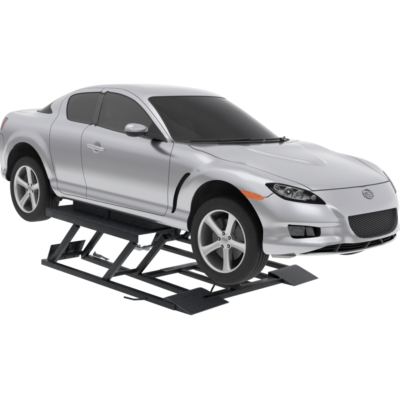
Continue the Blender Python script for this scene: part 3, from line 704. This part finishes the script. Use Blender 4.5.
# ------------------------------------------------------------------ the lift
ZF = -.40
LIFT = empty('car_lift', (0, 0, ZF)); LIFT.location = (0, 0, 0)
tag(LIFT, 'black steel low-rise lift with drive-up ramps holding up the silver car', 'car lift')
zr = ZF+.027
for sg in (-1, 1):
    yo0, yo1, yi0, yi1 = (-.945, -.865, -.525, -.54) if sg < 0 else (.79, .80, .375, .385)
    MB().bar((-.885 if sg < 0 else -.90, yo0, zr), (.90, yo1+.01*(sg < 0), zr), .05, .05).build('outer_rail', M['steel'], LIFT)
    MB().bar((-.84, yi0, zr), (.93, yi1, zr), .055, .05).build('inner_rail', M['steel'], LIFT)
    ylo, yli = (-.885, -.54) if sg < 0 else (.80, .40)
    for bx in (-.80, .015):
        for y in (ylo, yli): MB().bar((bx-.02, y, ZF+.03), (bx+.368, y, .058), .042, .056, up=(1, 0, 0)).build('lift_leg', M['steel'], LIFT)
        MB().bar((bx-.01, ylo, ZF+.075), (bx-.01, yli, ZF+.075), .03, .03).build('leg_crossbar', M['steel'], LIFT)
    # deck with its down-turned edges
    yd0, yd1 = (-.905, -.50) if sg < 0 else (.50, .905)
    dk = MB().box((-.92, yd0, .128), (.45, yd1, .142), .003)
    dko = MB().box((-.92, yd0-.001, .062), (.45, yd0+.010, .1275), .003).box((-.92, yd1-.010, .062), (.45, yd1+.001, .1275), .003)
    d_ = dk.build('deck', M['deck'], LIFT); dko.build('deck_edge', M['steel'], d_)
    for pa, pb3 in ((-.74, -.18), (-.16, .42)): MB().box((pa, sg*.73, .1425), (pb3, sg*.54, .236), .010).build('rubber_pad', M['deck'], LIFT)
    # plate behind the rear legs
    pb = MB().hexa([(-.905, ylo-.02*1, ZF+.01), (-.89, ylo-.02, ZF+.01), (-.89, yli, ZF+.01), (-.905, yli, ZF+.01), (-.825, ylo-.02, ZF+.195), (-.81, ylo-.02, ZF+.195), (-.81, yli+.02, ZF+.195), (-.825, yli+.02, ZF+.195)], .003)
    for q in (.25, .55, .85):
        y = ylo+(yli-ylo)*q; pb.bar((-.885, y, ZF+.02), (-.805, y, ZF+.19), .03, .02, up=(1, 0, 0))
    pb.build('rear_plate', M['steel'], LIFT)
    # ramp
    ya, yb2, yc, yd = ((-.885, -.465, -.85, -.385) if sg < 0 else (.40, .82, .44, .83))
    xs_ = [.775, .795, .84, .90, .96, 1.02, 1.065]; hz = [.072, .076, .067, .050, .034, .017, .003]
    V2 = []; F2 = []; n = 15
    for i, (x, h) in enumerate(zip(xs_, hz)):
        t = i/(len(xs_)-1); yA, yB = ya+(yc-ya)*t, yb2+(yd-yb2)*t; sl = .03*(1-2*0)*0
        for j in range(n):
            y = yA+(yB-yA)*j/(n-1); V2.append((x+(-.035*(j/(n-1)) if sg < 0 else -.02*(j/(n-1))), y, ZF+h+.005))
    F2 = [(i*n+j, (i+1)*n+j, (i+1)*n+j+1, i*n+j+1) for i in range(len(xs_)-1) for j in range(n-1)]
    b0 = len(V2); V2 += [(x, y, z-.006) for x, y, z in V2]; F2 += [tuple(q+b0 for q in f[::-1]) for f in F2]
    for i in range(len(xs_)-1): F2 += [(i*n, i*n+b0, (i+1)*n+b0, (i+1)*n), (i*n+n-1, (i+1)*n+n-1, (i+1)*n+n-1+b0, i*n+n-1+b0)]
    for j in range(n-1): F2 += [(j, j+1, j+1+b0, j+b0), ((len(xs_)-1)*n+j, (len(xs_)-1)*n+j+b0, (len(xs_)-1)*n+j+1+b0, (len(xs_)-1)*n+j+1)]
    r_ = MB().add(V2, F2).build('ramp', M['ramp'], LIFT, auto=.5)
    for q in (0, 1):
        g_ = MB(); V3 = []; F3 = []; e_ = .006 if q == 0 else -.006
        for i, (x, h) in enumerate(zip(xs_, hz)):
            t = i/(len(xs_)-1); y = (ya+(yc-ya)*t if q == 0 else yb2+(yd-yb2)*t)+e_*.4; x2 = x+((-.035 if sg < 0 else -.02)*q)
            V3 += [(x2, y, ZF+.001), (x2, y, ZF+h), (x2, y+e_, ZF+h), (x2, y+e_, ZF+.001)]
        n3 = len(xs_)
        for i in range(n3-1): F3 += [(i*4+k, i*4+(k+1) % 4, (i+1)*4+(k+1) % 4, (i+1)*4+k) for k in range(4)]
        F3 += [(0, 1, 2, 3), tuple((n3-1)*4+k for k in (3, 2, 1, 0))]
        g_.add(V3, F3); g_.build('ramp_gusset', M['steel'], r_)
    sh = -.035 if sg < 0 else -.02
    MB().hexa([(.778, ya+.004, ZF+.002), (.786, ya+.004, ZF+.002), (.786+sh, yb2-.004, ZF+.002), (.778+sh, yb2-.004, ZF+.002), (.778, ya+.004, ZF+.068), (.786, ya+.004, ZF+.068), (.786+sh, yb2-.004, ZF+.068), (.778+sh, yb2-.004, ZF+.068)], .001).build('ramp_back', M['steel'], r_)
# cross members
MB().box((.845, -.55, ZF+.003), (.935, .43, ZF+.052), .004).build('front_crossmember', M['steel'], LIFT)
MB().box((.045, -.51, ZF+.014), (.135, .37, ZF+.050), .004).build('middle_crossmember', M['steel'], LIFT)
MB().box((.052, -.30, ZF+.051), (.128, .14, ZF+.056), .001).build('wear_plate', M['worn'], LIFT)
MB().box((-.80, -.51, ZF+.003), (-.72, .37, ZF+.045), .004).build('rear_crossmember', M['steel'], LIFT) if False else None
for y in (-.115, .085): MB().bar((.13, y, ZF+.027), (.85, y, ZF+.027), .045, .04).build('centre_rail', M['steel'], LIFT)
# hydraulic cylinder, hose, fittings, lever, bracket
f_ = MB().box((-.74, .00, -.352), (-.62, .045, -.318), .006).tube([(-.64, .06, -.335), (-.66, .20, -.335)], .017, 20).tube([(-.72, .05, -.33), (-.73, .10, -.33)], .011, 6)
f_.tube([(-.68, .022, -.318), (-.68, .022, -.296)], .010, 6).tube([(-.65, .022, -.318), (-.65, .022, -.300)], .008, 6).box((-.665, .085, -.360), (-.600, .125, -.318), .005); f_.build('valve_block', M['cast'], LIFT)
f_ = MB().box((-.72, -.500, ZF+.053), (-.60, -.475, ZF+.078), .005).tube([(-.62, -.487, ZF+.070), (-.50, -.487, ZF+.060)], .009, 16).tube([(-.70, -.487, ZF+.078), (-.70, -.487, ZF+.094)], .010, 6)
f_.box((-.525, -.500, ZF+.053), (-.485, -.475, ZF+.066), .003); f_.build('safety_latch', M['cast'], LIFT)
MB().tube([tuple(q) for q in catmull([(-.66, .18, -.33), (-.60, .22, -.31), (-.50, .28, -.34), (-.45, .36, -.36)], 6, False)], .010, 10).build('hydraulic_hose', M['hose'], LIFT)
MB().tube([tuple(q) for q in catmull([(.80, -.38, ZF+.02), (.78, -.33, ZF+.06), (.72, -.22, ZF+.075), (.70, -.10, ZF+.07), (.76, 0, ZF+.05)], 6, False)], .008, 10).build('hydraulic_hose', M['hose'], LIFT)
MB().tube([(.42, -1.00, ZF+.015), (.52, -.98, ZF+.016), (.58, -.90, ZF+.02)], .008, 8).build('release_lever', M['steel'], LIFT)
MB().hexa([(.86, -.20, ZF+.052), (.93, -.20, ZF+.052), (.93, -.12, ZF+.052), (.86, -.12, ZF+.052), (.88, -.19, ZF+.10), (.90, -.19, ZF+.10), (.90, -.13, ZF+.10), (.88, -.13, ZF+.10)], .003).build('hinge_bracket', M['steel'], LIFT)
# ------------------------------------------------------------------ surroundings: floor given its own white glow, graded world, added lamps
fm = bpy.data.materials.new('glowing_white_floor'); fm.use_nodes = True; nt = fm.node_tree; nt.nodes.remove(nt.nodes['Principled BSDF'])
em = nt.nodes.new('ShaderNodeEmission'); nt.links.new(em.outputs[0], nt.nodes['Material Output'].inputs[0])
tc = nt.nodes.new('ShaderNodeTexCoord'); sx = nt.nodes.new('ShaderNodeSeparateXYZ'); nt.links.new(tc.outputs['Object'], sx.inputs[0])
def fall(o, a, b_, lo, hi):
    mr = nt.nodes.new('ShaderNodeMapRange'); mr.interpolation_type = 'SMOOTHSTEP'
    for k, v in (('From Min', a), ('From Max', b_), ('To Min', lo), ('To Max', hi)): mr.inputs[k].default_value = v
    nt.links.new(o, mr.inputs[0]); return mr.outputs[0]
mu = nt.nodes.new('ShaderNodeMath'); mu.operation = 'MINIMUM'      # floor glow faded by position to darken the car's reflections
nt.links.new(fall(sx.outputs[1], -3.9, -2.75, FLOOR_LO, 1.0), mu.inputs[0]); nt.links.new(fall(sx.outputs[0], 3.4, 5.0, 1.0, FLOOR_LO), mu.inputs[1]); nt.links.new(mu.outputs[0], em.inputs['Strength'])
fl = mesh_obj('floor', [(-60, -60, ZF), (60, -60, ZF), (60, 60, ZF), (-60, 60, ZF)], [(0, 1, 2, 3)], fm, None, False); fl['kind'] = 'structure'  # floor emits its own white, so no shadow shows on it
w = bpy.data.worlds.new('World'); bpy.context.scene.world = w; w.use_nodes = True; nt = w.node_tree; bg = nt.nodes['Background']
tc = nt.nodes.new('ShaderNodeTexCoord'); sx = nt.nodes.new('ShaderNodeSeparateXYZ'); nt.links.new(tc.outputs['Generated'], sx.inputs[0])
def ramp(inp, stops):
    r = nt.nodes.new('ShaderNodeValToRGB'); nt.links.new(inp, r.inputs[0]); r.color_ramp.interpolation = 'EASE'
    while len(r.color_ramp.elements) < len(stops): r.color_ramp.elements.new(.5)
    for e, (p_, c) in zip(r.color_ramp.elements, stops): e.position = p_; e.color = (c, c, c, 1) if c >= 1 else (c*.985, c*.985, c*1.02, 1)
    return r
nw = nt.nodes.new('ShaderNodeTexNoise'); nw.inputs['Scale'].default_value = 5; nw.inputs['Detail'].default_value = 5; nt.links.new(tc.outputs['Generated'], nw.inputs['Vector'])
m1 = nt.nodes.new('ShaderNodeMath'); m1.operation = 'MULTIPLY_ADD'; m1.inputs[1].default_value = .22; m1.inputs[2].default_value = -.11; nt.links.new(nw.outputs['Fac'], m1.inputs[0])
m2 = nt.nodes.new('ShaderNodeMath'); m2.operation = 'ADD'; nt.links.new(m1.outputs[0], m2.inputs[0]); nt.links.new(sx.outputs[2], m2.inputs[1])
back = ramp(m2.outputs[0], WORLD_BACK)        # world behind the camera, dimmed to darken reflections in the car's side
front = ramp(sx.outputs[2], WORLD_FRONT)
mp = nt.nodes.new('ShaderNodeMapRange'); mp.inputs['From Min'].default_value = -.20; mp.inputs['From Max'].default_value = .26; nt.links.new(sx.outputs[1], mp.inputs[0])
mx = nt.nodes.new('ShaderNodeMix'); mx.data_type = 'RGBA'; nt.links.new(mp.outputs[0], mx.inputs[0]); nt.links.new(back.outputs[0], mx.inputs[6]); nt.links.new(front.outputs[0], mx.inputs[7])
nt.links.new(mx.outputs[2], bg.inputs[0]); bg.inputs[1].default_value = 1.0
def area(name, loc, target, size, power, col=(1, 1, 1)):
    l = bpy.data.lights.new(name, 'AREA'); l.shape = 'RECTANGLE'; l.size, l.size_y = size; l.energy = power; l.color = col
    o = link(bpy.data.objects.new(name, l)); o.location = loc; o.rotation_euler = (Vector(target)-Vector(loc)).to_track_quat('-Z', 'Y').to_euler(); return o
area('added_overhead_light', (.6, -.6, 4.6), (.2, 0, .6), (5.5, 2.6), POW_TOP)  # added lamp for highlights and soft shading from above
area('added_front_light', (6.5, -1.5, 2.6), (1.6, 0, .6), (2.2, 1.6), POW_FRONT, (.96, .98, 1))  # added lamp aimed at the nose
# ------------------------------------------------------------------ camera
CP = [4.90935474e+00, -4.57074873e+00, 1.43810231e+00, 2.30841736e+00, -1.40160246e-01, 5.41771121e-02, 7.11649724e+02, 2.42575050e+02, 1.80232484e+02]
def setcam(p):
    C = p[0:3]; yaw, pit, rol, f, cx, cy = p[3:9]
    fw = np.array([np.cos(yaw)*np.cos(pit), np.sin(yaw)*np.cos(pit), np.sin(pit)]); r = np.cross(fw, [0, 0, 1]); r /= np.linalg.norm(r); u = np.cross(r, fw)
    r2 = r*np.cos(rol)+u*np.sin(rol); u2 = -r*np.sin(rol)+u*np.cos(rol)
    cam = bpy.data.cameras.new('camera'); co = link(bpy.data.objects.new('camera', cam))
    co.matrix_world = Matrix(((r2[0], u2[0], -fw[0], C[0]), (r2[1], u2[1], -fw[1], C[1]), (r2[2], u2[2], -fw[2], C[2]), (0, 0, 0, 1)))
    cam.sensor_width = 36; cam.lens = 36*f/400; cam.shift_x = -(cx-200)/400; cam.shift_y = (cy-200)/400; cam.clip_end = 500
    bpy.context.scene.camera = co
setcam(CP)
vs = bpy.context.scene.view_settings; vs.view_transform = 'Standard'; vs.look = 'None'; vs.exposure = 0
